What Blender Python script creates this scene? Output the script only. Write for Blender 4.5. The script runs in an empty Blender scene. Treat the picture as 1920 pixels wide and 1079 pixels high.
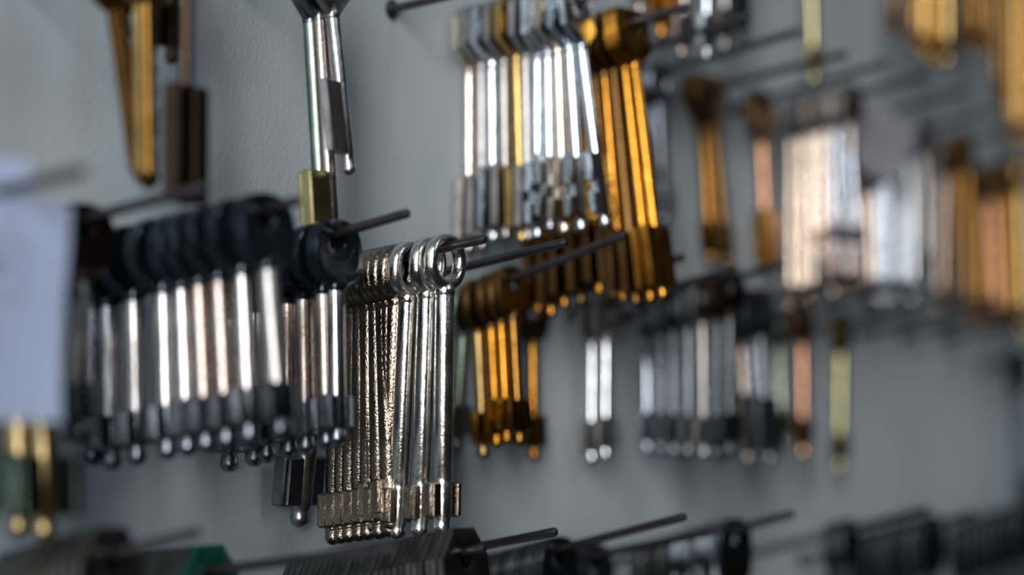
import bpy, bmesh, math, random
from mathutils import Vector, Matrix

# ------------------------------------------------------------------ camera, world, lights, exposure
S = bpy.context.scene
C = bpy.context.collection
FPX = 5500.0                    # focal length in pixels of the 1920x1079 frame
PITCH = math.radians(3.5)
cam_data = bpy.data.cameras.new('camera')
cam = bpy.data.objects.new('camera', cam_data)
C.objects.link(cam)
cam.location = (0, 0, 0)
cam.rotation_euler = (math.radians(90) + PITCH, 0, 0)
cam_data.sensor_width = 36
cam_data.lens = 36 * FPX / 1920
cam_data.clip_start = 0.01
cam_data.dof.use_dof = True
cam_data.dof.focus_distance = 0.892
cam_data.dof.aperture_fstop = 4.1
S.camera = cam

S.view_settings.view_transform = 'Standard'
S.view_settings.look = 'None'
S.view_settings.exposure = 0.0
S.view_settings.gamma = 1.0
S.view_settings.use_curve_mapping = False
S.cycles.max_bounces = 8
S.cycles.sample_clamp_indirect = 6

world = bpy.data.worlds.new('shop_light')
S.world = world
world.use_nodes = True
wt = world.node_tree
wt.nodes.clear()
wo = wt.nodes.new('ShaderNodeOutputWorld')
wb = wt.nodes.new('ShaderNodeBackground')
wc = wt.nodes.new('ShaderNodeTexCoord')
ws = wt.nodes.new('ShaderNodeSeparateXYZ')
wm = wt.nodes.new('ShaderNodeMapRange')
wm.inputs[1].default_value = -1
wm.inputs[2].default_value = 1
wr = wt.nodes.new('ShaderNodeValToRGB')
e = wr.color_ramp.elements
e[0].position = 0.0; e[0].color = (0.016, 0.021, 0.028, 1)
e[1].position = 1.0; e[1].color = (0.15, 0.165, 0.18, 1)
m_ = e.new(0.46); m_.color = (0.012, 0.011, 0.010, 1)
m_ = e.new(0.60); m_.color = (0.026, 0.026, 0.027, 1)
wt.links.new(wc.outputs['Generated'], ws.inputs[0])
wt.links.new(ws.outputs[2], wm.inputs[0])
wt.links.new(wm.outputs[0], wr.inputs[0])
wt.links.new(wr.outputs[0], wb.inputs[0])
wb.inputs[1].default_value = 0.75
wt.links.new(wb.outputs[0], wo.inputs[0])


def window_light(name, az, el, dist, w, h, energy, col):
    """shop window light; az measured to the right of straight-behind-the-camera, seen from the board"""
    a, b = math.radians(az), math.radians(el)
    d = Vector((math.sin(a) * math.cos(b), -math.cos(a) * math.cos(b), math.sin(b)))
    l = bpy.data.lights.new(name, 'AREA')
    l.shape = 'RECTANGLE'; l.size = w; l.size_y = h; l.energy = energy; l.color = col
    o = bpy.data.objects.new(name, l)
    C.objects.link(o)
    centre = Vector((0.0, 0.95, 0.0))
    o.location = centre + d * dist
    o.rotation_euler = (centre - o.location).to_track_quat('-Z', 'Y').to_euler()
    return o

window_light('shop_window_light', -4, 13, 3.2, 0.5, 2.0, 82, (1.0, 0.955, 0.90))
window_light('shop_door_light', -22, 14, 3.4, 0.8, 2.2, 26, (0.76, 0.87, 1.0))
window_light('street_window_light', 52, 34, 3.2, 1.0, 1.0, 9, (0.85, 0.93, 1.0))

# ------------------------------------------------------------------ geometry of the board
THETA = math.atan(5500 / 3350.0)
T = Vector((math.cos(THETA), math.sin(THETA), 0))        # along the board, to the right and away
N = Vector((math.sin(THETA), -math.cos(THETA), 0))       # out of the board
UP = Vector((0, 0, 1))


def ray(px, py):
    v = Vector(((px - 960) / FPX, 1.0, -(py - 539.5) / FPX))
    c, s = math.cos(PITCH), math.sin(PITCH)
    return Vector((v.x, v.y * c - v.z * s, v.y * s + v.z * c))


P0 = ray(620, 540) * 0.93
DW = P0.dot(N)


def on_wall(px, py, off=0.0):
    r = ray(px, py)
    return r * ((DW + off) / r.dot(N))


def project(p):
    c, s = math.cos(PITCH), math.sin(PITCH)
    y = p.y * c + p.z * s
    z = -p.y * s + p.z * c
    return 960 + FPX * p.x / y, 539.5 - FPX * z / y


def solve_dir(origin, a, b, px, py):
    """coefficients u,v with origin + a*u + b*v on the ray through the pixel"""
    r = ray(px, py)
    m = Matrix((( a.x, b.x, -r.x), (a.y, b.y, -r.y), (a.z, b.z, -r.z)))
    s = m.inverted() @ (-origin)
    return s.x, s.y

# ------------------------------------------------------------------ materials
MATS = {}


def metal(name, col, rough=0.22, metallic=1.0, bump=0.15, scale=900, var=0.12, rvar=0.1, coat=0.0, spots=None):
    m = bpy.data.materials.new(name)
    m.use_nodes = True
    nt = m.node_tree
    b = nt.nodes['Principled BSDF']
    tc = nt.nodes.new('ShaderNodeTexCoord')
    oi = nt.nodes.new('ShaderNodeObjectInfo')
    n1 = nt.nodes.new('ShaderNodeTexNoise')
    n1.noise_dimensions = '4D'
    n1.inputs['Scale'].default_value = 130
    n1.inputs['Detail'].default_value = 4
    nt.links.new(tc.outputs['Object'], n1.inputs['Vector'])
    nt.links.new(oi.outputs['Random'], n1.inputs['W'])
    mx = nt.nodes.new('ShaderNodeMix')
    mx.data_type = 'RGBA'
    mx.inputs['A'].default_value = (*[c * (1 - var) for c in col], 1)
    second = spots if spots else tuple(min(1, c * (1 + var)) for c in col)
    mx.inputs['B'].default_value = (*second, 1)
    rp = nt.nodes.new('ShaderNodeMapRange')
    rp.inputs[1].default_value = 0.4; rp.inputs[2].default_value = 0.65
    nt.links.new(n1.outputs['Fac'], rp.inputs[0])
    nt.links.new(rp.outputs[0], mx.inputs['Factor'])
    nt.links.new(mx.outputs['Result'], b.inputs['Base Color'])
    mr = nt.nodes.new('ShaderNodeMapRange')
    mr.inputs[1].default_value = 0.35; mr.inputs[2].default_value = 0.7
    mr.inputs[3].default_value = max(0.03, rough - rvar / 2); mr.inputs[4].default_value = rough + rvar / 2
    nt.links.new(n1.outputs['Fac'], mr.inputs[0])
    nt.links.new(mr.outputs[0], b.inputs['Roughness'])
    b.inputs['Metallic'].default_value = metallic
    b.inputs['Coat Weight'].default_value = coat
    if bump:
        n2 = nt.nodes.new('ShaderNodeTexNoise')
        n2.inputs['Scale'].default_value = scale
        n2.inputs['Detail'].default_value = 3
        nt.links.new(tc.outputs['Object'], n2.inputs['Vector'])
        bp = nt.nodes.new('ShaderNodeBump')
        bp.inputs['Strength'].default_value = bump
        bp.inputs['Distance'].default_value = 0.0004
        nt.links.new(n2.outputs['Fac'], bp.inputs['Height'])
        nt.links.new(bp.outputs[0], b.inputs['Normal'])
    MATS[name] = m
    if not name.endswith('_edge'):
        metal(name + '_edge', col, min(0.6, rough + (0.06 if name == 'blued_steel' else 0.17)), metallic, max(bump, 0.25), scale, var, rvar, coat * 0.3, spots)
    return m

metal('satin_nickel', (0.50, 0.49, 0.50), 0.22, bump=0.10)
metal('bright_nickel', (0.86, 0.84, 0.82), 0.20, bump=0.25, scale=1300)
metal('cast_nickel', (0.32, 0.27, 0.225), 0.16, bump=0.55, scale=1500)
metal('chrome', (0.68, 0.74, 0.80), 0.11, bump=0.18)
metal('warm_chrome', (0.72, 0.65, 0.58), 0.12, bump=0.18)
metal('pale_cream', (0.56, 0.48, 0.41), 0.12, bump=0.12)
metal('pale_blue', (0.46, 0.52, 0.60), 0.12, bump=0.12)
metal('dark_amber', (0.26, 0.13, 0.03), 0.18, bump=0.12)
metal('dull_nickel', (0.40, 0.39, 0.39), 0.32, bump=0.2)
metal('blued_steel', (0.022, 0.034, 0.050), 0.20, metallic=0.75, bump=0.10, coat=0.35)
metal('dark_steel', (0.10, 0.115, 0.135), 0.26, bump=0.2)
metal('gunmetal', (0.20, 0.22, 0.26), 0.28, bump=0.2)
metal('brass', (0.52, 0.36, 0.14), 0.24, bump=0.15)
metal('gold', (0.47, 0.225, 0.032), 0.17, bump=0.12)
metal('amber_brass', (0.50, 0.235, 0.04), 0.19, bump=0.15)
metal('old_or_shaded_brass', (0.17, 0.095, 0.035), 0.30, bump=0.2)  # dark brass; also paints shade onto gold heads and back keys
metal('copper', (0.62, 0.33, 0.20), 0.27, bump=0.15)
metal('olive_brass', (0.50, 0.47, 0.24), 0.27, bump=0.15)
metal('green_steel', (0.36, 0.44, 0.38), 0.27, bump=0.15)
metal('dull_brass', (0.34, 0.26, 0.13), 0.28, bump=0.15)
metal('dark_green_steel', (0.13, 0.18, 0.155), 0.3, bump=0.2)
metal('brown_steel', (0.060, 0.042, 0.032), 0.35, bump=0.25)
metal('rose_steel', (0.48, 0.38, 0.35), 0.28, bump=0.2, spots=(0.42, 0.40, 0.38))
metal('worn_steel', (0.42, 0.42, 0.43), 0.33, bump=0.5, scale=500)
metal('peg_wire', (0.090, 0.080, 0.088), 0.34, metallic=0.9, bump=0.15)
metal('blank_steel', (0.20, 0.20, 0.19), 0.25, bump=0.25, scale=500)
metal('green_plastic', (0.0, 0.045, 0.032), 0.35, metallic=0.0, bump=0.05)


def paper_mat(name, col):
    m = bpy.data.materials.new(name)
    m.use_nodes = True
    nt = m.node_tree
    b = nt.nodes['Principled BSDF']
    n = nt.nodes.new('ShaderNodeTexNoise'); n.inputs['Scale'].default_value = 60; n.inputs['Detail'].default_value = 6
    tc = nt.nodes.new('ShaderNodeTexCoord'); nt.links.new(tc.outputs['Object'], n.inputs['Vector'])
    mx = nt.nodes.new('ShaderNodeMix'); mx.data_type = 'RGBA'
    mx.inputs['A'].default_value = (*[c * 0.94 for c in col], 1); mx.inputs['B'].default_value = (*col, 1)
    nt.links.new(n.outputs['Fac'], mx.inputs['Factor']); nt.links.new(mx.outputs['Result'], b.inputs['Base Color'])
    b.inputs['Roughness'].default_value = 0.75
    MATS[name] = m
paper_mat('white_paper', (0.50, 0.60, 0.86))
paper_mat('grey_paper', (0.46, 0.46, 0.55))
paper_mat('faded_ink', (0.33, 0.39, 0.55))


def wall_mat():
    m = bpy.data.materials.new('painted_board')
    m.use_nodes = True
    nt = m.node_tree
    b = nt.nodes['Principled BSDF']
    tc = nt.nodes.new('ShaderNodeTexCoord')
    big = nt.nodes.new('ShaderNodeTexNoise'); big.inputs['Scale'].default_value = 9; big.inputs['Detail'].default_value = 3
    nt.links.new(tc.outputs['Object'], big.inputs['Vector'])
    mx = nt.nodes.new('ShaderNodeMix'); mx.data_type = 'RGBA'
    mx.inputs['A'].default_value = (0.415, 0.495, 0.575, 1); mx.inputs['B'].default_value = (0.515, 0.575, 0.605, 1)
    r0 = nt.nodes.new('ShaderNodeMapRange'); r0.inputs[1].default_value = 0.35; r0.inputs[2].default_value = 0.65
    nt.links.new(big.outputs['Fac'], r0.inputs[0]); nt.links.new(r0.outputs[0], mx.inputs['Factor'])
    sp = nt.nodes.new('ShaderNodeTexVoronoi'); sp.inputs['Scale'].default_value = 34
    nt.links.new(tc.outputs['Object'], sp.inputs['Vector'])
    r1 = nt.nodes.new('ShaderNodeMapRange'); r1.inputs[1].default_value = 0.022; r1.inputs[2].default_value = 0.035
    nt.links.new(sp.outputs['Distance'], r1.inputs[0])
    mx2 = nt.nodes.new('ShaderNodeMix'); mx2.data_type = 'RGBA'
    mx2.inputs['A'].default_value = (0.13, 0.11, 0.09, 1)
    nt.links.new(r1.outputs[0], mx2.inputs['Factor']); nt.links.new(mx.outputs['Result'], mx2.inputs['B'])
    nt.links.new(mx2.outputs['Result'], b.inputs['Base Color'])
    f = nt.nodes.new('ShaderNodeTexNoise'); f.inputs['Scale'].default_value = 650; f.inputs['Detail'].default_value = 4
    nt.links.new(tc.outputs['Object'], f.inputs['Vector'])
    bp = nt.nodes.new('ShaderNodeBump'); bp.inputs['Strength'].default_value = 0.35; bp.inputs['Distance'].default_value = 0.0006
    nt.links.new(f.outputs['Fac'], bp.inputs['Height']); nt.links.new(bp.outputs[0], b.inputs['Normal'])
    b.inputs['Roughness'].default_value = 0.55
    MATS['painted_board'] = m
wall_mat()

# ------------------------------------------------------------------ mesh helpers (all sizes in millimetres, scaled on finishing)
MM = 0.001


def finish(name, bm, mat, smooth=True):
    bmesh.ops.scale(bm, vec=(MM, MM, MM), verts=bm.verts)
    bmesh.ops.recalc_face_normals(bm, faces=bm.faces)
    me = bpy.data.meshes.new(name)
    bm.to_mesh(me)
    bm.free()
    me.materials.append(MATS[mat])
    if mat + '_edge' in MATS:
        me.materials.append(MATS[mat + '_edge'])
    for p in me.polygons:
        p.use_smooth = smooth
    if smooth:
        try:
            me.set_sharp_from_angle(angle=math.radians(38))
        except Exception:
            pass
    return me


def lathe(bm, prof, seg=20, cx=0.0, cy=0.0):
    """profile of (radius, z) turned about a vertical axis; closed at radius 0"""
    rings = []
    for r, z in prof:
        if r <= 1e-6:
            rings.append([bm.verts.new((cx, cy, z))])
        else:
            rings.append([bm.verts.new((cx + r * math.cos(2 * math.pi * k / seg), cy + r * math.sin(2 * math.pi * k / seg), z)) for k in range(seg)])
    for a, b in zip(rings, rings[1:]):
        for k in range(seg):
            k2 = (k + 1) % seg
            if len(a) == 1 and len(b) == 1:
                continue
            if len(a) == 1:
                bm.faces.new((a[0], b[k], b[k2]))
            elif len(b) == 1:
                bm.faces.new((a[k], a[k2], b[0]))
            else:
                bm.faces.new((a[k], a[k2], b[k2], b[k]))


def prism(bm, pts, y0, y1, bev=0.3):
    """closed outline in the XZ plane extruded along Y with a small edge bevel"""
    cx = sum(p[0] for p in pts) / len(pts)
    cz = sum(p[1] for p in pts) / len(pts)
    # inset outline for the bevel
    n = len(pts)
    area = sum(pts[i][0] * pts[(i + 1) % n][1] - pts[(i + 1) % n][0] * pts[i][1] for i in range(n))
    sg = 1 if area > 0 else -1
    ins = []
    for i in range(n):
        p0, p1, p2 = Vector(pts[i - 1]), Vector(pts[i]), Vector(pts[(i + 1) % n])
        d1, d2 = (p1 - p0).normalized(), (p2 - p1).normalized()
        n1, n2 = Vector((-d1.y, d1.x)) * sg, Vector((-d2.y, d2.x)) * sg
        v = n1 + n2
        v = v / max(0.4, v.dot(n1) if v.length > 0 else 1)
        ins.append(p1 + v * bev)
    loops = []
    for pl, y in ((ins, y0), (pts, y0 + bev), (pts, y1 - bev), (ins, y1)):
        loops.append([bm.verts.new((p[0], y, p[1])) for p in pl])
    for a, b in zip(loops, loops[1:]):
        for k in range(n):
            k2 = (k + 1) % n
            bm.faces.new((a[k], a[k2], b[k2], b[k])).material_index = 1
    bm.faces.new(loops[0])
    bm.faces.new(list(reversed(loops[-1])))


def poly_radius(poly, ang):
    d = Vector((math.cos(ang), math.sin(ang)))
    best = 0
    n = len(poly)
    for i in range(n):
        a, b = Vector(poly[i]), Vector(poly[(i + 1) % n])
        ab = b - a
        den = d.x * ab.y - d.y * ab.x
        if abs(den) < 1e-9:
            continue
        t = (a.x * ab.y - a.y * ab.x) / den
        u = (a.x * d.y - a.y * d.x) / den
        if t > 0 and -1e-6 <= u <= 1 + 1e-6:
            best = max(best, t)
    return best


def pierced(bm, outer, centre, hole_c, hole_a, hole_b, thick, style, seg=48, angs=None):
    """plate or ring in the XZ plane with an oval hole; outer(angle)->(x,z) from centre; style 'flat','round','domed'"""
    if style == 'flat':
        sec = [(0, -0.8), (0.04, -1), (0.93, -1), (1, -0.75), (1, 0.75), (0.93, 1), (0.04, 1), (0, 0.8)]
    elif style == 'round':
        sec = [(0.5 - 0.5 * math.cos(2 * math.pi * k / 12), math.sin(2 * math.pi * k / 12)) for k in range(12)]
    else:
        sec = [(0, -0.45), (0.08, -0.72), (0.35, -0.78), (0.72, -0.86), (0.9, -1), (0.98, -0.88), (1, -0.7), (1, 0.7), (0.98, 0.88), (0.9, 1), (0.72, 0.86), (0.35, 0.78), (0.08, 0.72), (0, 0.45)]
    loops = []
    angs = angs or [2 * math.pi * k / seg for k in range(seg)]
    seg = len(angs)
    for a in angs:
        ox, oz = outer(a)
        ox += centre[0]; oz += centre[1]
        ix, iz = hole_c[0] + hole_a * math.cos(a), hole_c[1] + hole_b * math.sin(a)
        loops.append([bm.verts.new((ix + (ox - ix) * t, y * thick / 2, iz + (oz - iz) * t)) for t, y in sec])
    m = len(sec)
    for k in range(seg):
        a, b = loops[k], loops[(k + 1) % seg]
        for j in range(m):
            j2 = (j + 1) % m
            f_ = bm.faces.new((a[j], a[j2], b[j2], b[j]))
            if style != 'round' and sec[j][0] > 0.9 and sec[j2][0] > 0.9:
                f_.material_index = 1


PEG_R = 1.45
CACHE = {}


def key_meshes(kind, L, bow_m, shaft_m, bit_m):
    """returns [(part name, mesh)] for one key; origin = axis of the peg it hangs on"""
    L = round(L / 2.0) * 2.0
    ck = (kind, L, bow_m, shaft_m, bit_m)
    if ck in CACHE:
        return CACHE[ck]
    parts = []
    ball = True
    K = KINDS[kind]
    # bow
    bm = bmesh.new()
    w, h, th = K['bow']
    hr = K.get('hole', 3.2)
    ha = K.get('hole_w', hr)
    top = PEG_R + K.get('rim', 3.0)
    cz = top - h / 2
    hole_c = (0, PEG_R + 0.05 - hr)
    shape = K['shape']
    angs = None
    if shape in ('oval', 'ring'):
        pw = K.get('pow', 2.0)
        def outer(a):
            c, s = math.cos(a), math.sin(a)
            r = (abs(c / (w / 2)) ** pw + abs(s / (h / 2)) ** pw) ** (-1 / pw)
            return r * c, r * s
        pierced(bm, outer, (0, cz), hole_c, ha, hr, th, 'round' if shape == 'ring' else 'domed', seg=40)
    else:
        a2, b2 = w / 2, h / 2
        cut = K.get('cut', 0.3)
        low = K.get('low', 0.45)
        poly = [(-a2, b2 * (1 - 2 * cut * 0.6)), (-a2 * (1 - cut), b2), (a2 * (1 - cut), b2), (a2, b2 * (1 - 2 * cut * 0.6)),
                (a2, -b2 * (1 - 2 * low)), (a2 * 0.22, -b2), (-a2 * 0.22, -b2), (-a2, -b2 * (1 - 2 * low))]
        ang0 = sorted(set([2 * math.pi * k / 32 for k in range(32)] + [math.atan2(p[1], p[0]) % (2 * math.pi) for p in poly]))
        def outer(a):
            r = poly_radius(poly, a)
            return r * math.cos(a), r * math.sin(a)
        pierced(bm, outer, (0, cz), hole_c, ha, hr, th, 'flat', angs=ang0)
    bot = top - h
    if K.get('boss'):
        lathe(bm, [(0, bot + 3.5), (K['boss'] * 0.5, bot + 3.2), (K['boss'], bot + 1.2), (K['boss'] * 1.02, bot - 0.4), (K['r'] * 0.95, bot - 1.6), (0, bot - 1.7)], 18)
    parts.append(('bow', finish('bow', bm, bow_m)))
    if K.get('flat_blade'):
        # flat profiled blade (cylinder lock blank)
        bm = bmesh.new()
        bw, bt = K['flat_blade']
        z0, z1 = bot + 3.0, -L
        nt_ = K.get('teeth', 0)
        pts = [(-bw / 2, z0), (-bw / 2, z1 + bw * 0.5), (-bw * 0.1, z1), (bw * 0.2, z1), (bw / 2, z1 + bw * 0.3)]
        if nt_:
            rng = random.Random(int(L) + 5)
            for k in range(nt_):
                z = z1 + bw * 0.6 + (z0 - 8 - z1) * (k + 0.5) / nt_ * 0.9
                pts.append((bw / 2 - rng.uniform(0.3, 1.6), z)); pts.append((bw / 2, z + 1.2))
        pts.append((bw / 2, z0))
        prism(bm, pts, -bt / 2, bt / 2, 0.25)
        g = K.get('groove', 0.5)
        prism(bm, [(-bw * 0.16, z0 - 2), (-bw * 0.16, z1 + 4), (bw * 0.1, z1 + 4), (bw * 0.1, z0 - 2)], -bt / 2 - g, bt / 2 + g, 0.15)
        parts.append(('blade', finish('blade', bm, shaft_m)))
        CACHE[ck] = parts
        return parts
    # shaft
    r = K['r']
    br = K.get('ball', r * 0.92)
    bb0 = -L + 2 * br + K.get('gap', 0.8)            # bottom of the bit
    bh = K['bit'][1]
    bb1 = bb0 + bh
    bm = bmesh.new()
    prof = [(0, bot + 1.8), (r * 0.9, bot + 1.5), (r, bot + 0.6)]
    if K.get('collar'):
        prof += [(r, bb1 + 1.2), (r * 0.93, bb1 + 0.6)]
    prof += [(r, bb1 - 0.2)]
    if K.get('split'):
        prof += [(0, bb1 - 0.3)]
        lathe(bm, prof, 22)
        parts.append(('shaft', finish('shaft', bm, shaft_m)))
        bm = bmesh.new()
        prof = [(0, bb1 - 0.3), (r * 0.95, bb1 - 0.4)]
    prof += [(r * 0.96, bb0 + 0.3), (r * K.get('neck', 0.8), bb0 - 0.5)]
    zc = -L + br
    for k in range(1, 8):
        a = math.radians(40 - k * (130 / 7.0))
        prof.append((max(0.0, br * math.cos(a)) if k < 7 else 0, zc + br * math.sin(a)))
    lathe(bm, prof, 22)
    if K.get('split'):
        parts.append(('tip', finish('tip', bm, bit_m)))
    else:
        parts.append(('shaft', finish('shaft', bm, shaft_m)))
    # bit
    bw, bh, bt = K['bit']
    for side in K.get('sides', (-1, 1)):
        bm = bmesh.new()
        x0, x1 = r * 0.5, r + bw
        if K.get('notch'):
            q = bh * 0.36
            pts = [(x0, bb0), (x1 - 0.6, bb0), (x1, bb0 + 0.6), (x1, bb0 + q), (x1 - bw * 0.55, bb0 + q + 0.2), (x1 - bw * 0.55, bb0 + q + bh * 0.16),
                   (x1, bb0 + q + bh * 0.17), (x1, bb1 - 0.6), (x1 - 0.6, bb1), (x0, bb1)]
        elif K.get('step'):
            pts = [(x0, bb0), (x1 - 0.8, bb0), (x1, bb0 + 0.8), (x1, bb0 + bh * 0.55), (x1 - 1.3, bb0 + bh * 0.62), (x1 - 1.3, bb1 - 0.8), (x1 - 2, bb1), (x0, bb1)]
        else:
            pts = [(x0, bb0), (x1 - 0.6, bb0), (x1, bb0 + 0.6), (x1, bb1 - 0.6), (x1 - 0.6, bb1), (x0, bb1)]
        pts = [(p[0] * side, p[1]) for p in pts]
        prism(bm, pts, -bt / 2, bt / 2, min(0.55, bt * 0.2))
        if K.get('rib'):
            xr = (x1 - bw * 0.35) * side
            prism(bm, [(xr - 0.8, bb0 + 0.4), (xr + 0.8, bb0 + 0.4), (xr + 0.8, bb1 - 0.4), (xr - 0.8, bb1 - 0.4)], -bt / 2 - 0.5, bt / 2 + 0.5, 0.2)
        parts.append(('bit', finish('bit', bm, bit_m)))
    CACHE[ck] = parts
    return parts


KINDS = {
    'padded': dict(shape='oval', bow=(25, 19.5, 4.3), hole=3.4, hole_w=4.2, rim=2.9, pow=2.5, r=2.8, bit=(4.6, 9.5, 3.4), boss=3.6, split=True, rib=True, ball=2.8, gap=0.2),
    'ring': dict(shape='ring', bow=(17, 17.5, 4.4), hole=5.3, hole_w=4.8, rim=2.9, pow=2.3, r=2.9, bit=(4.2, 10.5, 3.2), boss=3.1, rib=True, collar=True, ball=2.6, gap=0.2, neck=0.92),
    'angular': dict(shape='poly', bow=(23, 21, 2.6), hole=3.0, rim=3.4, cut=0.26, low=0.30, r=2.2, bit=(6.0, 21, 2.6), boss=2.5, notch=True, ball=1.9),
    'angular_solid': dict(shape='poly', bow=(21, 20, 2.8), hole=3.0, rim=3.4, cut=0.26, low=0.30, r=2.2, bit=(5.5, 21, 3.0), boss=2.5, ball=1.9),
    'rounded': dict(shape='oval', bow=(22, 20, 3.0), hole=3.2, rim=3.4, pow=2.3, r=2.0, bit=(4.6, 12, 2.6), boss=2.3, ball=1.9, gap=1.0),
    'rounded_slim': dict(shape='oval', bow=(18, 17, 3.0), hole=3.2, rim=3.0, pow=2.2, r=2.2, bit=(4.6, 11, 2.8), boss=2.4, ball=2.2, gap=0.6),
    'large_flag': dict(shape='poly', bow=(27, 23, 2.4), hole=3.4, rim=4.0, cut=0.28, low=0.34, r=2.1, bit=(9.0, 22, 2.6), boss=2.4, sides=(-1,), ball=2.0, gap=2.0),
    'broad_flag': dict(shape='poly', bow=(27, 23, 2.4), hole=3.4, rim=4.0, cut=0.28, low=0.34, r=2.3, bit=(8.5, 21, 3.6), boss=2.4, sides=(-1,), ball=2.0, gap=1.0),
    'thick_flag': dict(shape='oval', bow=(24, 20, 5), hole=3.4, rim=3.0, pow=2.4, r=3.7, bit=(9.0, 15, 4.4), boss=3.6, sides=(-1, 1), ball=3.0, rib=True),
    'slab_flag': dict(shape='poly', bow=(22, 20, 3), hole=3.2, rim=3.2, cut=0.3, low=0.36, r=1.9, bit=(6.1, 31, 4.8), boss=2.8, sides=(-1, 1), ball=1.0, gap=-2.2),
    'tapered': dict(shape='poly', bow=(27, 21, 3.4), hole=3.2, rim=3.4, cut=0.12, low=0.52, r=2.9, bit=(3.0, 12, 3.2), boss=3.4, ball=2.4, gap=0.4),
    'slender': dict(shape='oval', bow=(17, 17, 3.4), hole=3.0, rim=3.2, pow=2.3, r=2.4, bit=(3.2, 7, 2.6), boss=2.6, ball=2.1, gap=0.4),
    'barrel_bit': dict(shape='oval', bow=(24, 21, 5.0), hole=3.2, rim=3.4, pow=2.3, r=2.5, bit=(4.5, 22, 6.4), boss=2.8, ball=1.6, gap=-1.0),
    'flat_blank': dict(shape='oval', bow=(26, 25, 2.2), hole=3.4, rim=2.8, pow=2.7, r=1, flat_blade=(8.5, 2.0)),
    'angled_blank': dict(shape='poly', bow=(26, 26, 2.15), hole=3.2, rim=5.8, cut=0.55, low=0.30, r=1, flat_blade=(8.5, 2.0)),
    'small_blank': dict(shape='oval', bow=(15, 18, 2.4), hole=3.0, rim=2.6, pow=2.6, r=1, flat_blade=(7.5, 2.0)),
    'glint_blank': dict(shape='oval', bow=(13, 17, 7.5), hole=2.6, rim=3.2, pow=2.8, r=1, flat_blade=(7.5, 2.2)),  # head swollen on purpose so a flat blank catches a highlight
    'toothed_blank': dict(shape='oval', bow=(24, 24, 2.6), hole=3.2, rim=5.0, pow=2.4, r=1, flat_blade=(7.5, 2.4), teeth=7),
}

ROOT_R = Matrix.Rotation(THETA, 4, 'Z')
random.seed(11)


def hang_key(pos, lean, yaw, kind, L, mats, label, group, category='key', name='key'):
    root = bpy.data.objects.new(name, None)
    root.empty_display_size = 0.005
    C.objects.link(root)
    root.matrix_world = Matrix.Translation(pos) @ Matrix.Rotation(THETA + yaw, 4, 'Z') @ Matrix.Rotation(lean, 4, 'X')
    root['label'] = label
    root['category'] = category
    root['group'] = group
    for pn, me in key_meshes(kind, L, *mats):
        o = bpy.data.objects.new(pn, me)
        C.objects.link(o)
        o.parent = root
    return root

ORD = ['', 'second', 'third', 'fourth', 'fifth', 'sixth', 'seventh', 'eighth', 'ninth', 'tenth', 'eleventh', 'twelfth', 'thirteenth', 'fourteenth',
       'fifteenth', 'sixteenth', 'seventeenth', 'eighteenth', 'nineteenth', 'twentieth', 'twenty-first', 'twenty-second', 'twenty-third', 'twenty-fourth',
       'twenty-fifth', 'twenty-sixth', 'twenty-seventh', 'twenty-eighth', 'twenty-ninth', 'thirtieth', 'thirty-first', 'thirty-second', 'thirty-third', 'thirty-fourth', 'thirty-fifth', 'thirty-sixth']


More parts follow.
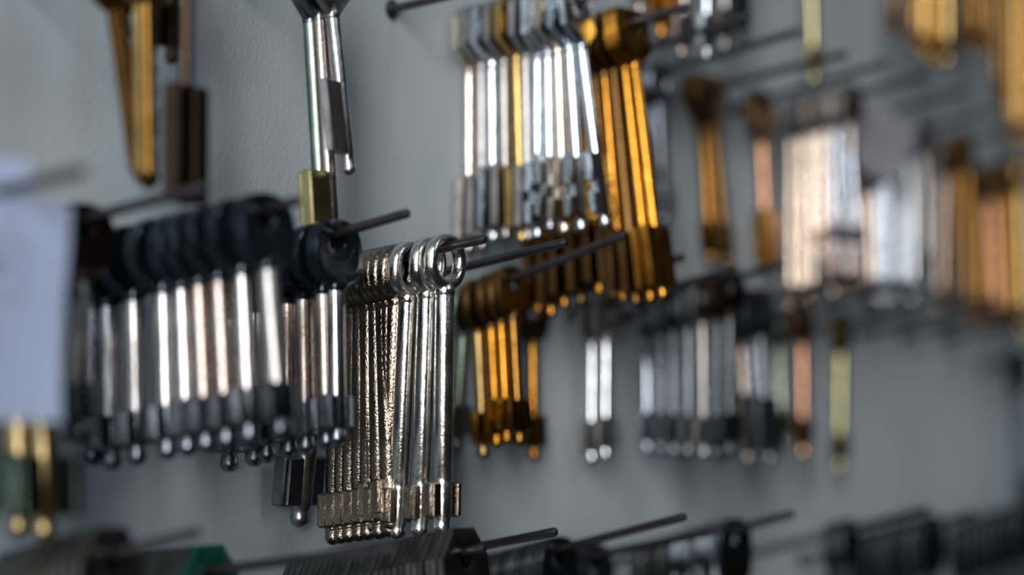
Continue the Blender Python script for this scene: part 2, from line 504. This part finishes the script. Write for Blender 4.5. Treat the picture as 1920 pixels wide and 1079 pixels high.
class Peg:
    def __init__(self, base, tip, label, r=PEG_R, mat='peg_wire', bend=0.0):
        self.b = on_wall(*base)
        u, v = solve_dir(self.b, N, UP, *tip)
        self.t = self.b + N * u + UP * v
        self.len = (self.t - self.b).length
        self.u = u
        d = (self.t - self.b)
        rm = r * MM
        bm = bmesh.new()
        seg = 14
        axis = d.normalized()
        l = d.length / MM
        # slight sag and tip lift like a bent wire
        prof = [(0, 0.0), (r, 0.0)]
        n = 8
        rings = []
        side = axis.cross(UP).normalized()
        upv = side.cross(axis).normalized()
        def ring(s, rr):
            off = bend * (4 * s * (s - 1)) if bend else 0
            c = axis * (s * l) + upv * off
            return [bm.verts.new(c + (side * math.cos(2 * math.pi * k / seg) + upv * math.sin(2 * math.pi * k / seg)) * rr) for k in range(seg)]
        for s in [i / 10 for i in range(10)] + [1 - 0.9 * r / l]:
            rings.append(ring(s, r))
        rings.append(ring(1 - 0.35 * r / l, r * 0.86))
        rings.append(ring(1 - 0.08 * r / l, r * 0.5))
        for a, b in zip(rings, rings[1:]):
            for k in range(seg):
                bm.faces.new((a[k], a[(k + 1) % seg], b[(k + 1) % seg], b[k]))
        bm.faces.new(rings[0]); bm.faces.new(list(reversed(rings[-1])))
        root = bpy.data.objects.new('display_peg', None)
        root.empty_display_size = 0.005
        C.objects.link(root)
        root.location = self.b
        root['label'] = label; root['category'] = 'peg'; root['group'] = 'wire pegs on the key board'
        o = bpy.data.objects.new('wire', finish('wire', bm, mat)); C.objects.link(o); o.parent = root
        bm = bmesh.new()
        seg2 = 20
        lv = []
        for dist, rr in ((0.0, r * 2.3), (0.9, r * 2.3), (1.5, r * 1.9), (2.2, r * 1.15)):
            lv.append([bm.verts.new(N * dist + (T * math.cos(2 * math.pi * k / seg2) + UP * math.sin(2 * math.pi * k / seg2)) * rr) for k in range(seg2)])
        for a, b in zip(lv, lv[1:]):
            for k in range(seg2):
                bm.faces.new((a[k], a[(k + 1) % seg2], b[(k + 1) % seg2], b[k]))
        bm.faces.new(lv[0]); bm.faces.new(list(reversed(lv[-1])))
        o = bpy.data.objects.new('flange', finish('flange', bm, mat)); C.objects.link(o); o.parent = root

    def at_x(self, px):
        """point of the peg axis that appears at image column px"""
        lo, hi = 0.0, 1.0
        for _ in range(40):
            mid = (lo + hi) / 2
            if project(self.b.lerp(self.t, mid))[0] < px:
                lo = mid
            else:
                hi = mid
        return self.b.lerp(self.t, (lo + hi) / 2), (lo + hi) / 2

    def keys(self, items, desc, group, where, start=0):
        """items: (peg_x, tip_x, tip_y, kind, mats, extra description)"""
        items = sorted(items, key=lambda i: -i[0])
        for k, it in enumerate(items):
            hx, tx, ty, kind, mats = it[:5]
            extra = it[5] if len(it) > 5 else desc
            p, s = self.at_x(hx)
            a, b = solve_dir(p, N, UP, tx, ty)
            L = math.hypot(a, b) / MM
            lean = math.atan2(a, -b)
            yaw = random.uniform(-0.13, 0.13) if 'blank' not in kind else random.uniform(-0.02, 0.02)
            if s > 0.992 or s < 0.02:
                print('PEG-RANGE', label_dbg(group), hx, round(s, 3))
            if L < 52 or L > 100 or abs(lean) > 0.35:
                print('KEY-SIZE', group, hx, round(L, 1), round(math.degrees(lean), 1))
            n = k + start
            rank = 'nearest peg tip' if n == 0 else (ORD[n] + ' from tip')
            lab = f'{extra}, {rank}, {where}'
            # packed keys fan out along the peg: the lean swings the tip away from the board
            hang_key(p, -lean, yaw, kind, L, mats, lab, group)


def label_dbg(g):
    return g

# ------------------------------------------------------------------ the board itself
bm = bmesh.new()
c0 = on_wall(900, 540)
def wq(u, v, d):
    return c0 / MM + T * u * 1000 + UP * v * 1000 - N * d * 1000
q = [(-1.1, -0.9), (1.5, -0.9), (1.5, 1.1), (-1.1, 1.1)]
f = [bm.verts.new(wq(u, v, 0)) for u, v in q]
bk = [bm.verts.new(wq(u, v, 0.02)) for u, v in q]
bm.faces.new(f); bm.faces.new(list(reversed(bk)))
for k in range(4):
    bm.faces.new((f[k], f[(k + 1) % 4], bk[(k + 1) % 4], bk[k]))
wall = bpy.data.objects.new('wall_back', finish('wall_back', bm, 'painted_board', smooth=False))
C.objects.link(wall)
wall['kind'] = 'structure'

# ------------------------------------------------------------------ middle row, from the left
BL = ('blued_steel', 'satin_nickel', 'gunmetal')
BR = ('blued_steel', 'rose_steel', 'gunmetal')
NK = ('bright_nickel', 'bright_nickel', 'cast_nickel')
LC = ('dull_nickel', 'pale_cream', 'pale_cream')
LB = ('dull_nickel', 'pale_blue', 'pale_blue')
DA = ('old_or_shaded_brass', 'dark_amber', 'dark_amber')
CN = ('cast_nickel', 'cast_nickel', 'cast_nickel')
CH = ('chrome', 'chrome', 'chrome')
WC = ('warm_chrome', 'warm_chrome', 'warm_chrome')
BS = ('brass', 'brass', 'brass')
GD = ('gold', 'gold', 'gold')
AM = ('old_or_shaded_brass', 'amber_brass', 'amber_brass')
OB = ('old_or_shaded_brass', 'amber_brass', 'old_or_shaded_brass')
OD = ('old_or_shaded_brass', 'old_or_shaded_brass', 'old_or_shaded_brass')
CU = ('old_or_shaded_brass', 'copper', 'old_or_shaded_brass')
OL = ('olive_brass', 'olive_brass', 'olive_brass')
GS = ('green_steel', 'green_steel', 'green_steel')
GM = ('gunmetal', 'gunmetal', 'gunmetal')
DS = ('dark_steel', 'gunmetal', 'dark_steel')
DN = ('dull_nickel', 'dull_nickel', 'dull_nickel')
BK = ('brown_steel', 'brown_steel', 'brown_steel')
RS = ('rose_steel', 'rose_steel', 'rose_steel')
WS = ('worn_steel', 'worn_steel', 'worn_steel')

peg = Peg((-420, 462), (160, 320), 'blurred wire peg poking out through the two white paper cards')
tag_peg = peg

peg = Peg((-150, 545), (112, 478), 'wire peg behind the white paper cards, above two thick brass keys')
peg.keys([(38, 36, 1008, 'thick_flag', ('dark_steel', 'dull_brass', 'dark_green_steel'), 'thick brass-shafted key with dull green bit'),
          (-15, -28, 1000, 'thick_flag', ('dark_steel', 'dull_brass', 'dark_green_steel'), 'thick brass-shafted key with dull green bit'),
          (80, 84, 1012, 'thick_flag', ('dark_steel', 'dull_brass', 'dark_green_steel'), 'thick brass-shafted key with dull green bit')],
         '', 'thick brass keys below the white cards', 'below the white cards')

peg = Peg((-40, 462), (392, 349), 'wire peg running over the dark-headed bunch, ending below the brown slab key')
peg.keys([(120, 128, 838, 'padded', BR, 'blurred dark key touching the white card'),
          (150, 152, 822, 'padded', ('brown_steel', 'dull_nickel', 'dark_steel'), 'blurred dark key clear of the white card')],
         '', 'dark keys beside the white card', 'left of the dark-headed row')

pegA = Peg((130, 482), (563, 376), 'wire peg carrying the long row of blue-black headed keys')
pegA.keys([(203, 212, 884, 'padded', BL), (248, 258, 880, 'padded', BL), (303, 316, 870, 'padded', BL),
           (336, 352, 862, 'padded', BL), (368, 387, 853, 'padded', BR), (404, 426, 843, 'padded', BR),
           (449, 470, 828, 'padded', BL), (492, 527, 822, 'padded', ('blued_steel', 'dull_nickel', 'dark_steel')),
           (178, 176, 872, 'padded', ('blued_steel', 'gunmetal', 'dark_steel'))],
          'blue-black headed key with satin silver shaft', 'blue-black headed keys in the long row', 'in the long dark-headed row')

pegB = Peg((395, 507), (768, 399), 'wire peg with its bare tip over the short bunch of dark-headed keys')
pegB.keys([(627, 632, 845, 'padded', BL), (602, 614, 848, 'padded', BR), (566, 573, 852, 'padded', BR),
           (538, 541, 862, 'padded', BR), (505, 500, 870, 'padded', BL), (478, 476, 874, 'padded', BL), (436, 429, 884, 'padded', BL)],
          'blue-black headed key with silver shaft', 'blue-black headed keys in the short bunch', 'in the short dark-headed bunch')

pegC = Peg((535, 530), (912, 448), 'dark wire peg through the silver ring heads, its tip bare')
pegC.keys([(835, 828, 1004, 'ring', NK, 'shiny silver ring-headed key with violet-grey bit'),
           (803, 786, 1006, 'ring', NK), (768, 742, 1008, 'ring', NK), (745, 722, 1010, 'ring', CN),
           (716, 736, 1000, 'ring', CN, 'rough silver ring-headed key leaning to the right'), (692, 690, 1014, 'ring', CN),
           (684, 700, 1008, 'ring', CN, 'rough silver ring-headed key leaning slightly'), (705, 712, 1012, 'ring', CN), (678, 674, 1014, 'ring', CN), (728, 731, 1004, 'ring', CN), (664, 655, 1016, 'ring', CN), (650, 640, 1018, 'ring', CN), (637, 625, 1018, 'ring', CN),
           (600, 560, 985, 'thick_flag', ('dark_steel', 'dull_nickel', 'gunmetal'), 'grey key with big square bit')],
          'silver ring-headed key with rough bright shaft', 'silver ring-headed keys', 'in the silver ring-headed bunch')

peg4 = Peg((690, 545), (1064, 454), 'bare wire peg just right of the silver ring heads')
peg5 = Peg((845, 568), (1174, 440), 'wire peg carrying the small fan of gold keys, its front bare')
peg5.keys([(958, 976, 842, 'rounded_slim', DA), (936, 951, 838, 'rounded_slim', ('old_or_shaded_brass', 'gold', 'gold')), (917, 931, 842, 'rounded_slim', ('old_or_shaded_brass', 'gold', 'gold')),  # same gold throughout; shade on the heads is put into their darker colour
           (893, 906, 858, 'rounded_slim', ('old_or_shaded_brass', 'brass', 'amber_brass')), (873, 855, 848, 'rounded_slim', GS, 'pale green steel key leaning left')],
          'slim gold key with round head', 'small gold keys fanned on one peg', 'in the small gold fan')
peg6 = Peg((965, 585), (1284, 481), 'bare-tipped wire peg crossing below the long golden keys')
peg6.keys([(998, 1001, 860, 'rounded_slim', ('old_or_shaded_brass', 'amber_brass', 'old_or_shaded_brass'), 'single coppery gold key hanging straight')],
          '', 'single gold key', 'right of the small gold fan')
peg7 = Peg((1075, 588), (1385, 505), 'blurred wire peg above the two gleaming white chrome keys')
peg7.keys([(1137, 1135, 868, 'rounded_slim', ('dull_nickel', 'chrome', 'dull_nickel')), (1110, 1109, 868, 'rounded_slim', ('dull_nickel', 'chrome', 'dull_nickel'))],
          'gleaming pale chrome key with round dark head', 'pair of gleaming chrome keys', 'of the pair hanging alone')
peg8 = Peg((1172, 592), (1474, 492), 'blurred wire peg behind the grey-blue keys')
peg8.keys([(1212, 1214, 856, 'rounded_slim', ('gunmetal', 'pale_blue', 'pale_blue'), 'pale blue chrome key'), (1238, 1240, 850, 'rounded_slim', GM), (1262, 1264, 856, 'rounded_slim', GM),
           (1290, 1290, 860, 'rounded_slim', GM), (1316, 1320, 862, 'rounded_slim', DN), (1345, 1342, 858, 'rounded_slim', ('brown_steel', 'dark_steel', 'dark_steel'), 'blurred blackish key with brown head'), (1368, 1366, 854, 'rounded_slim', ('brown_steel', 'dark_steel', 'dark_steel'), 'blurred blackish key with brown head')],
          'blurred grey-blue steel key with round head', 'grey-blue steel keys', 'in the grey-blue bunch')
peg9 = Peg((1275, 602), (1600, 520), 'blurred wire peg through the angular-headed grey keys')
peg9.keys([(1342, 1348, 866, 'rounded_slim', GM, 'blurred grey steel key with round head'),
           (1368, 1378, 868, 'angular_solid', DS), (1385, 1402, 866, 'angular_solid', RS), (1402, 1424, 870, 'angular_solid', DS),
           (1418, 1447, 874, 'angular_solid', GM)],
          'blurred grey steel key with angular head', 'angular-headed grey keys', 'below the chrome curtain')
peg10 = Peg((1400, 612), (1715, 530), 'blurred wire peg above the lone copper key')
peg10.keys([(1458, 1466, 842, 'rounded_slim', GS, 'dim greenish steel key'), (1503, 1506, 858, 'rounded_slim', CU, 'lone copper-coloured key')],
           '', 'dim keys on the copper key peg', 'right of the angular grey keys')
peg11 = Peg((1515, 622), (1790, 548), 'blurred wire peg above the lone olive brass key')
peg11.keys([(1577, 1574, 884, 'rounded_slim', ('old_or_shaded_brass', 'olive_brass', 'old_or_shaded_brass'), 'lone olive brass key with dark bit')],
           '', 'lone olive key', 'last before the empty grey wall')
for bx, by, tx, ty, lab in ((1610, 628, 1870, 562, 'first'), (1690, 632, 1935, 572, 'second'), (1765, 636, 1995, 580, 'third')):
    Peg((bx, by), (tx, ty), f'bare blurred wire peg, {lab} one right of the olive key in the middle row')

# ------------------------------------------------------------------ upper row
pegD = Peg((868, 52), (1124, -12), 'wire peg carrying the bright chrome angular-headed keys')
pegD.keys([(1078, 1134, 428, 'angular', CH), (1062, 1092, 436, 'angular', CH), (1043, 1060, 442, 'angular', WC), (1026, 1033, 436, 'angular', CH),
           (1008, 1008, 446, 'angular', CH), (985, 990, 456, 'angular_solid', DN), (966, 980, 462, 'angular_solid', BS, 'brass-coloured angular-headed key'),
           (944, 950, 456, 'angular_solid', DN), (922, 926, 462, 'angular_solid', CH), (902, 904, 474, 'angular_solid', DN), (880, 879, 472, 'angular_solid', WC)],
          'bright chrome angular-headed key', 'chrome angular-headed keys', 'in the bright chrome fan')
pegG = Peg((940, 112), (1294, 11), 'wire peg passing through the long golden keys')
pegG.keys([(1180, 1248, 566, 'angular_solid', GD), (1163, 1220, 566, 'angular_solid', GD), (1142, 1194, 572, 'angular_solid', OD), (1126, 1172, 574, 'angular_solid', OB),  # keys behind the front gold ones coloured dark to paint the shaded gaps
           (1108, 1150, 566, 'angular_solid', OD), (1088, 1128, 560, 'angular_solid', OB),
           (1066, 1090, 580, 'angular_solid', OD), (1044, 1060, 586, 'angular_solid', OB), (1022, 1034, 592, 'angular_solid', OB), (1002, 1010, 596, 'angular_solid', OB)],
          'long golden angular-headed key', 'long golden keys', 'in the long golden fan')
peg = Peg((1075, 135), (1410, 28), 'blurred bare wire peg right of the golden fan')
peg = Peg((1180, 152), (1502, 58), 'blurred wire peg above the gap between gold fan and brown heads')
peg.keys([(1232, 1246, 430, 'ring', GM, 'dim grey ring-headed key'), (1212, 1222, 440, 'ring', GM, 'dim grey ring-headed key')],
         '', 'dim grey keys behind the golden fan', 'behind the golden fan')
peg = Peg((1280, 178), (1590, 100), 'blurred wire peg through the dark tapered brown heads')
peg.keys([(1330, 1362, 500, 'tapered', OD), (1316, 1334, 496, 'tapered', DA)],
         'dull brass key with dark tapered head', 'dull brass keys with tapered heads', 'beside the orange-bitted key')
peg = Peg((1375, 205), (1664, 118), 'blurred wire peg above the orange-bitted key')
peg.keys([(1424, 1440, 512, 'barrel_bit', ('old_or_shaded_brass', 'copper', 'gold'), 'copper-shafted key with bright orange-gold bit')],
         '', 'orange-bitted key', 'left of the white chrome curtain')
peg = Peg((1440, 220), (1738, 142), 'blurred wire peg through the round heads of the white chrome curtain')
WD = ('dull_nickel', 'warm_chrome', 'dull_nickel')
BD = ('dull_nickel', 'chrome', 'dull_nickel')
peg.keys([(1484, 1484, 585, 'slender', LC), (1503, 1505, 590, 'slender', LC), (1520, 1524, 586, 'slender', LC), (1536, 1541, 478, 'slender', WC),
          (1553, 1562, 556, 'slender', RS), (1566, 1568, 474, 'slender', LB), (1584, 1608, 478, 'slender', LB), (1594, 1592, 566, 'slender', RS)],
         'blurred pale chrome key', 'white chrome curtain keys on the left', 'left half of the chrome curtain')
peg = Peg((1540, 244), (1812, 172), 'blurred wire peg through the rounded grey tag')
peg.keys([(1612, 1618, 560, 'slender', RS), (1628, 1636, 568, 'slender', LC), (1644, 1652, 572, 'slender', LB), (1660, 1670, 572, 'slender', LB)],
         'blurred blue-white chrome key', 'white chrome curtain keys on the right', 'right half of the chrome curtain')
tag2_peg = peg
peg = Peg((1625, 272), (1872, 205), 'blurred wire peg just right of the grey tag')
peg.keys([(1705, 1710, 572, 'slender', CH), (1730, 1738, 520, 'slender', DN), (1690, 1692, 578, 'slender', LB)], 'blurred blue-grey chrome key', 'chrome keys right of the grey tag', 'at the right end of the curtain')
peg = Peg((1705, 298), (1935, 232), 'blurred wire peg above the first brownish gold keys')
peg.keys([(1770, 1760, 588, 'slender', RS), (1790, 1782, 596, 'slender', OD), (1808, 1822, 600, 'slender', DA)],
         'blurred brownish gold key', 'brownish gold keys by the chrome curtain', 'between chrome curtain and picture edge')
peg = Peg((1775, 348), (2000, 285), 'blurred wire peg over the dark gap among brown gold keys')
peg.keys([(1836, 1846, 612, 'slender', DA), (1856, 1872, 618, 'slender', CU), (1876, 1884, 624, 'slender', OD), (1896, 1902, 628, 'slender', DA), (1914, 1922, 640, 'slender', BS)],
         'blurred coppery gold key', 'coppery gold keys at the picture edge', 'at the right picture edge')
peg = Peg((1840, 690), (2030, 640), 'blurred wire peg at the right edge of the empty wall')
peg.keys([(1908, 1928, 960, 'rounded', ('blued_steel', 'blued_steel', 'blued_steel'), 'blurred black key cut by the right picture edge')],
         '', 'black key', 'over the empty wall')

# ------------------------------------------------------------------ pegs above the picture, whose keys hang into it
peg = Peg((20, -40), (420, -150), 'wire peg above the brass blade key and brown slab key')
peg.keys([(350, 348, 384, 'slab_flag', BK, 'dark brown key with a huge flat slab bit'),
          (270, 277, 352, 'toothed_blank', BS, 'narrow brass blade key with nicked edge'),
          (205, 268, 345, 'toothed_blank', OD, 'dark brass blade key leaning behind the bright one')],
         '', 'keys in the upper left corner', 'upper left')
peg = Peg((160, -330), (520, -425), 'high wire peg above the dim keys in the upper left corner')
peg.keys([(318, 322, 128, 'rounded', BK, 'dim reddish brown key'),
          (296, 298, 84, 'rounded_slim', GM, 'dim steel key')],
         '', 'dim short-looking keys at upper left', 'tip just reaching in at upper left')
peg = Peg((430, -32), (760, -120), 'wire peg above the three grey angular-headed flag keys')
peg.keys([(611, 653, 334, 'large_flag', WS, 'worn grey key with oblong flag bit'),
          (592, 628, 484, 'broad_flag', ('gunmetal', 'rose_steel', 'olive_brass'), 'rosy-shafted key with broad olive bit'),
          (575, 606, 488, 'broad_flag', ('gunmetal', 'green_steel', 'olive_brass'), 'green-shafted key with broad olive bit')],
         '', 'grey-headed flag keys', 'close to the wall at top')
peg = Peg((733, 18), (1010, -48), 'bare wire peg rooted in the open wall at the top, its round foot showing')
peg = Peg((1120, -250), (1420, -335), 'wire peg above the amber keys and white key at the top')
peg.keys([(1200, 1200, 30, 'rounded', RS, 'pinkish steel key'), (1238, 1240, 72, 'rounded', AM, 'amber brass key'), (1262, 1264, 70, 'rounded', AM, 'amber brass key'),
          (1300, 1278, 108, 'rounded', RS, 'pinkish steel key'), (1325, 1325, 114, 'rounded', CH, 'gleaming white chrome key')],
         '', 'keys hanging in at the top middle', 'dropping in from the top')
peg = Peg((1230, -235), (1530, -310), 'wire peg above the black broad-bitted key at the top')
peg.keys([(1362, 1358, 96, 'rounded', DN, 'dim grey key beside the gleaming white one'), (1394, 1396, 84, 'broad_flag', ('blued_steel', 'blued_steel', 'blued_steel'), 'black key with broad black bit')],
         '', 'dark keys hanging in at the top', 'beside the gleaming white key')
peg = Peg((1400, -200), (1690, -275), 'wire peg above the lone yellow-green brass key at the top')
peg.keys([(1514, 1526, 164, 'rounded_slim', OL, 'lone yellow-green brass key')], '', 'lone yellow-green key', 'dropping in from the top')
peg = Peg((1560, -240), (1840, -310), 'wire peg above the first amber keys of the upper right corner')
peg.keys([(1672, 1676, 74, 'slender', OD), (1712, 1716, 104, 'slender', DA), (1730, 1734, 118, 'slender', ('old_or_shaded_brass', 'brass', 'dark_amber')), (1750, 1754, 124, 'slender', DA), (1772, 1776, 122, 'slender', ('old_or_shaded_brass', 'brass', 'dark_amber'))],
         'blurred amber key', 'amber keys in the upper right, first peg', 'upper right on the first amber peg')
peg = Peg((1650, -200), (1925, -262), 'wire peg above the darker amber keys of the upper right corner')
peg.keys([(1800, 1806, 96, 'slender', OD), (1826, 1832, 104, 'slender', DA), (1848, 1856, 106, 'slender', OD), (1864, 1870, 198, 'slender', OD)],
         'blurred brown amber key', 'amber keys in the upper right, second peg', 'upper right on the second amber peg')
peg = Peg((1770, -120), (2020, -178), 'wire peg above the tall gold keys cut by the picture edge')
peg.keys([(1892, 1898, 262, 'slender', DA), (1906, 1912, 274, 'slender', BS), (1922, 1928, 280, 'slender', DA)],
         'tall blurred gold key', 'tall gold keys cut by the edge', 'upper right at the picture edge')

# ------------------------------------------------------------------ bottom row: stacks of flat blanks
def stack(peg, x0, x1, n, mats_fn, desc, group, where, drop=360, lean=6, kind='flat_blank'):
    items = []
    rs = random.Random(int(x0) + n)
    for k in range(n):
        x = x0 + (x1 - x0) * k / max(1, n - 1)
        p, s = peg.at_x(x)
        y = project(p)[1]
        items.append((x, x + lean + rs.uniform(-1.0, 1.0), y + drop, kind, mats_fn(k)))
    peg.keys(items, desc, group, where)

FB = ('blank_steel', 'blank_steel', 'blank_steel')
FD = ('dark_steel', 'dark_steel', 'dark_steel')
peg = Peg((-90, 1120), (376, 997), 'blurred wire peg in the bottom left corner')
stack(peg, 30, 205, 11, lambda k: FB, 'blurred steel flat blank', 'flat blanks in the bottom left corner', 'in the corner stack', 370, 6, 'angled_blank')
pS2 = Peg((190, 1098), (746, 1026), 'long wire peg sticking out of the green-fronted stack')
stack(pS2, 262, 392, 14, lambda k: ('green_plastic', 'blank_steel', 'blank_steel') if k == 13 else FB, 'flat key blank', 'flat blanks behind the green head', 'in the green-fronted stack', 380, 6, 'angled_blank')
pS3 = Peg((505, 1112), (910, 1028), 'wire peg whose blunt tip pokes through the ridged steel stack')
stack(pS3, 566, 868, 26, lambda k: FB, 'steel flat blank', 'flat blanks in the ridged steel stack', 'in the ridged steel stack', 390, 26, 'angled_blank')
pS4 = Peg((870, 1076), (1287, 969), 'long bare wire peg at the bottom right of the ridged stack')
stack(pS4, 925, 1046, 12, lambda k: FD if k % 3 else FB, 'dark flat blank', 'dark flat blanks beside the ridged stack', 'in the dark stack', 370, 10)
Peg((700, 1065), (1045, 997), 'short-looking wire peg lying over the dark stack of blanks')
pS5 = Peg((1000, 1065), (1345, 996), 'blurred wire peg behind the long bare one at the bottom')
stack(pS5, 1085, 1112, 3, lambda k: ('blued_steel',) * 3, 'blue-black flat blank', 'blue-black blanks at the bottom', 'in the blue-black trio', 350, 4)
pS6 = Peg((1130, 1062), (1490, 963), 'blurred wire peg with its tip over the bottom middle stack')
pS6.keys([(1376, 1380, 1345, 'flat_blank', FD), (1349, 1352, 1350, 'glint_blank', CH, 'blurred bright bulging-headed blank'), (1330, 1333, 1350, 'flat_blank', FD),
           (1303, 1306, 1360, 'glint_blank', CH, 'blurred bright bulging-headed blank'), (1284, 1287, 1360, 'flat_blank', FD), (1268, 1270, 1365, 'flat_blank', FB),
           (1250, 1253, 1368, 'flat_blank', FD), (1232, 1235, 1370, 'flat_blank', FB), (1215, 1218, 1375, 'flat_blank', FD)],
          'blurred flat blank', 'blurred blanks in the bottom middle', 'in the bottom middle stack')
pS7 = Peg((1360, 1052), (1742, 955), 'blurred wire peg above the bare grey gap at the bottom')
stack(pS7, 1560, 1590, 3, lambda k: FD, 'blurred dark flat blank', 'blurred dark blanks right of the bottom gap', 'right of the bottom gap', 320, 4, 'small_blank')
pS8 = Peg((1500, 1050), (1830, 962), 'blurred wire peg over the greyish stack at bottom right')
stack(pS8, 1625, 1745, 8, lambda k: FB if k % 3 == 0 else FD, 'blurred grey flat blank', 'blurred grey blanks at bottom right', 'in the greyish stack', 310, 3)
pS9 = Peg((1640, 1048), (1990, 940), 'blurred wire peg at the bottom right corner')
stack(pS9, 1800, 1930, 9, lambda k: FD, 'blurred black flat blank', 'blurred black blanks in the bottom right corner', 'in the corner stack at right', 310, 3)

# ------------------------------------------------------------------ paper cards
def card(peg, sx, left, right, top_y, bot_y, mat, label, marks=False, rounded=0.0):
    p, s = peg.at_x(sx)
    ul = solve_dir(p, T, UP, left, top_y)
    ur = solve_dir(p, T, UP, right, top_y)
    lr = solve_dir(p, T, UP, right, bot_y)
    x0, x1, z1, z0 = ul[0] / MM, ur[0] / MM, (ul[1] + ur[1]) / 2 / MM, lr[1] / MM
    root = bpy.data.objects.new('paper_tag', None)
    root.empty_display_size = 0.005
    C.objects.link(root)
    root.matrix_world = Matrix.Translation(p) @ ROOT_R
    root['label'] = label; root['category'] = 'tag'; root['group'] = 'paper tags'
    bm = bmesh.new()
    nx, nz = 12, 16
    grid = {}
    th = 0.35
    cut = 6.0 if rounded == 0 else rounded
    for side in (0, 1):
        for i in range(nx + 1):
            for j in range(nz + 1):
                u, v = i / nx, j / nz
                x = x0 + (x1 - x0) * u
                z = z0 + (z1 - z0) * v
                if rounded and v < 0.35:      # rounded lower end
                    k = (0.35 - v) / 0.35
                    xm = (x0 + x1) / 2
                    x = xm + (x - xm) * math.sqrt(max(0.0, 1 - (k * 0.9) ** 2))
                y = -side * th + 1.6 * math.sin(u * 2.2 + v) + 0.8 * math.sin(v * 5)
                grid[side, i, j] = bm.verts.new((x, y, z))
    def inside(i, j):     # the punched hole round the peg
        x = x0 + (x1 - x0) * (i + 0.5) / nx
        z = z0 + (z1 - z0) * (j + 0.5) / nz
        return abs(x) < (x1 - x0) / nx * 0.55 and abs(z) < (z1 - z0) / nz * 0.55
    for i in range(nx):
        for j in range(nz):
            if inside(i, j):
                continue
            for side in (0, 1):
                q = [grid[side, i, j], grid[side, i + 1, j], grid[side, i + 1, j + 1], grid[side, i, j + 1]]
                bm.faces.new(q if side else list(reversed(q)))
            for di, dj, a, b in ((-1, 0, (i, j), (i, j + 1)), (1, 0, (i + 1, j), (i + 1, j + 1)), (0, -1, (i, j), (i + 1, j)), (0, 1, (i, j + 1), (i + 1, j + 1))):
                ii, jj = i + di, j + dj
                if ii < 0 or jj < 0 or ii >= nx or jj >= nz or inside(ii, jj):
                    bm.faces.new((grid[0, a[0], a[1]], grid[0, b[0], b[1]], grid[1, b[0], b[1]], grid[1, a[0], a[1]]))
    o = bpy.data.objects.new('sheet', finish('sheet', bm, mat)); C.objects.link(o); o.parent = root
    if marks:
        bm = bmesh.new()
        def yy(x, z):
            u, v = (x - x0) / (x1 - x0), (z - z0) / (z1 - z0)
            return -th - 0.12 + 1.6 * math.sin(u * 2.2 + v) + 0.8 * math.sin(v * 5)
        W, H = x1 - x0, z1 - z0
        def stroke(xa, za, xb, zb, wd):
            # short printed stroke following the curved sheet
            n = 6
            d = Vector((xb - xa, zb - za)).normalized(); pn = Vector((-d.y, d.x)) * wd / 2
            prev = None
            for k in range(n + 1):
                x, z = xa + (xb - xa) * k / n, za + (zb - za) * k / n
                a = bm.verts.new((x + pn.x, yy(x, z), z + pn.y)); b = bm.verts.new((x - pn.x, yy(x, z), z - pn.y))
                if prev:
                    bm.faces.new((prev[0], prev[1], b, a))
                prev = (a, b)
        xr, xl = x1 - 0.36 * W, x1 - 0.80 * W
        zt, zb_ = z0 + 0.80 * H, z0 + 0.55 * H
        for a in ((xl, zt, xr, zt), (xr, zt, xr, zb_), (xr, zb_, xl, zb_), (xl, zb_, xl, zt)):
            stroke(*a, 0.8)
        stroke(xl + 3, zt - 4, xr - 5, zt - 5, 2.2)
        stroke(xl + 3, (zt + zb_) / 2, xr - 7, (zt + zb_) / 2, 1.6)
        o = bpy.data.objects.new('faded_print', finish('faded_print', bm, 'faded_ink', smooth=False)); C.objects.link(o); o.parent = root

card(tag_peg, -10, -110, 52, 292, 700, 'white_paper', 'white paper card set further back, its top edge standing higher')
card(tag_peg, 28, -90, 126, 372, 792, 'white_paper', 'large white paper card with a faint printed frame, in front', marks=True)
card(tag2_peg, 1680, 1600, 1712, 196, 345, 'grey_paper', 'blurred grey tag with rounded lower end over the chrome curtain', rounded=5.0)
